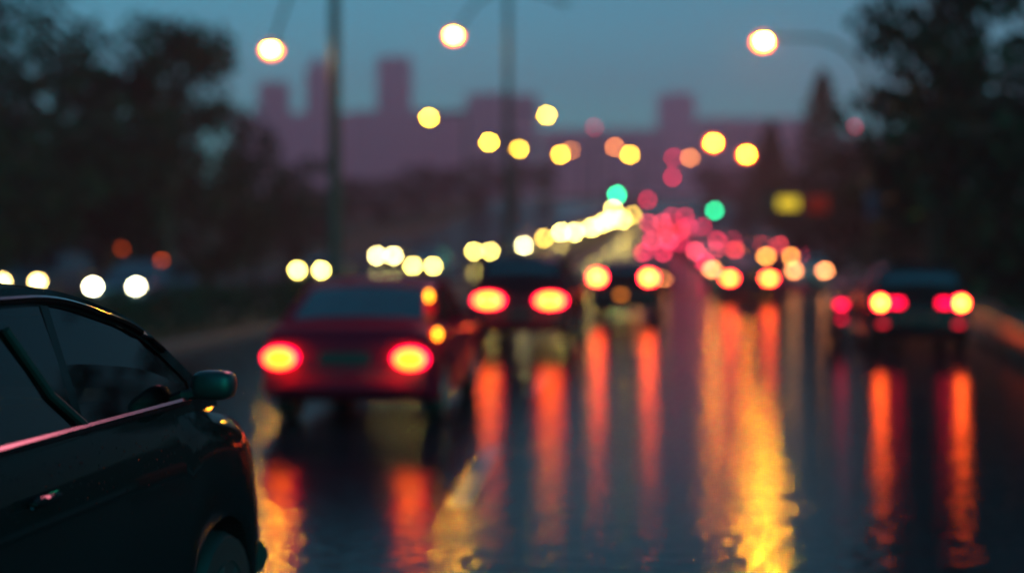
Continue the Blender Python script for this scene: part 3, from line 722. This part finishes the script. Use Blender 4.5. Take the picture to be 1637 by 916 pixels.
def building(name, label, x0, x1, top, d, depth=14, col=(.36, .04, .06), steps=()):  # red wall colour stands in for red light scattered in the air
    d *= 3.8; depth *= 3
    g = G(d)-.3; w = (x1-x0)/FPX*d; h = Z(top, d)-g
    t = thing(name, label, 'building', (X((x0+x1)/2, d), d+depth/2, g), 0, 'hazy buildings on the skyline')
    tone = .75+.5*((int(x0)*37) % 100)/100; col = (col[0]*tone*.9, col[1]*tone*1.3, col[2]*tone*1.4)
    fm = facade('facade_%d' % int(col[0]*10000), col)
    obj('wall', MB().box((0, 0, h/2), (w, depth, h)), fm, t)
    obj('parapet', MB().box((0, 0, h+.35), (w+.5, depth+.5, .7), .1), CONC(), t)
    obj('roof_plant', MB().box((w*.1, 0, h+1.4), (w*.4, depth*.4, 1.4), .1), CONC(), t)
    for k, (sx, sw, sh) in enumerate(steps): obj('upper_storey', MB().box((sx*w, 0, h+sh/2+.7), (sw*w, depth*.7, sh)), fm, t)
    return t
building('tower', 'slim stepped tower left of the dark lamp post', 488, 524, 110, 320, 8, steps=((0, .55, 9),))
building('tower', 'square tower block between the two tall lamp posts', 602, 655, 92, 340, 12)
building('tower', 'short narrow block right under the first lit lamp', 412, 455, 132, 300, 10)
building('office_block', 'wide flat-topped block behind the yellow lamp pair', 745, 860, 152, 300, 16, steps=((-.1, .5, 2),))
building('office_block', 'long low block stretching from the square tower to the flat-topped block', 560, 742, 178, 330, 16)
building('office_block', 'long low block behind the slim tower at the left', 370, 556, 182, 345, 16)
building('office_block', 'low block in mid skyline under the dim red beacon', 864, 1066, 208, 335, 16)
building('tower', 'hazy rounded block right of centre behind the crest lamps', 1056, 1112, 152, 440, 14, steps=((0, .6, 3),))
building('office_block', 'low block behind the yellow right side lamp', 1122, 1300, 190, 340, 16)
building('office_block', 'low block behind the gooseneck lamp post', 1305, 1480, 216, 330, 16)

# ------------------------------------------------------------------ air
hz = MB().box((0, 835, 107), (3300, 1870, 216.0))
m, nt, b, out = nodes('haze_air'); nt.nodes.remove(b)
pv = nt.nodes.new('ShaderNodeVolumePrincipled')
pv.inputs['Color'].default_value = (.98, .52, .66, 1); pv.inputs['Density'].default_value = .0009; pv.inputs['Anisotropy'].default_value = .35  # pink scatter colour carries the red glow of the tail lamps
nt.links.new(pv.outputs[0], out.inputs['Volume'])
tag(obj('haze', hz, m), kind='stuff')

# ------------------------------------------------------------------ light, sky, camera
W = bpy.data.worlds.new('World'); S.world = W; W.use_nodes = True; nt = W.node_tree
bg = nt.nodes['Background']; sky = nt.nodes.new('ShaderNodeTexSky'); sky.sky_type = 'NISHITA'; sky.sun_disc = False
sky.sun_elevation = R(22.0); sky.sun_rotation = R(150); sky.ozone_density = 4
tn = nt.nodes.new('ShaderNodeMix'); tn.data_type = 'RGBA'; tn.blend_type = 'MULTIPLY'; tn.inputs['Factor'].default_value = 1
tn.inputs['B'].default_value = (.03, 1.0, .88, 1)
nt.links.new(sky.outputs[0], tn.inputs['A']); nt.links.new(tn.outputs['Result'], bg.inputs['Color'])
bg.inputs['Strength'].default_value = .15
sl = bpy.data.lights.new('haze_glow_sun', 'SUN'); sl.energy = .72; sl.angle = R(10); sl.color = (1, .22, .30)  # pink lamp added high ahead to redden the haze like city glow
so = bpy.data.objects.new('haze_glow_sun', sl); COL.objects.link(so); so.rotation_euler = (R(-58), 0, R(-5))
cam = bpy.data.cameras.new('camera'); co = bpy.data.objects.new('camera', cam); COL.objects.link(co)
co.location = (0, 0, CAMZ); co.rotation_euler = (R(90), 0, 0)
cam.sensor_width = 36; cam.lens = 50; cam.shift_y = -(458-HY)/1637
cam.clip_start = .1; cam.clip_end = 3000
cam.dof.use_dof = True; cam.dof.focus_distance = 4.9; cam.dof.aperture_fstop = .70
S.camera = co
S.view_settings.view_transform = 'Standard'; S.view_settings.look = 'None'; S.view_settings.exposure = -.15; S.view_settings.gamma = 1
S.render.engine = 'CYCLES'; c = S.cycles
c.use_adaptive_sampling = False; c.use_denoising = True
try: c.denoiser = 'OPENIMAGEDENOISE'; c.denoising_input_passes = 'RGB_ALBEDO_NORMAL'; c.denoising_prefilter = 'ACCURATE'
except Exception: pass
c.max_bounces = 6; c.diffuse_bounces = 2; c.glossy_bounces = 3; c.transmission_bounces = 4; c.volume_bounces = 1; c.transparent_max_bounces = 10
c.sample_clamp_indirect = 12; c.use_light_tree = True; c.caustics_reflective = True
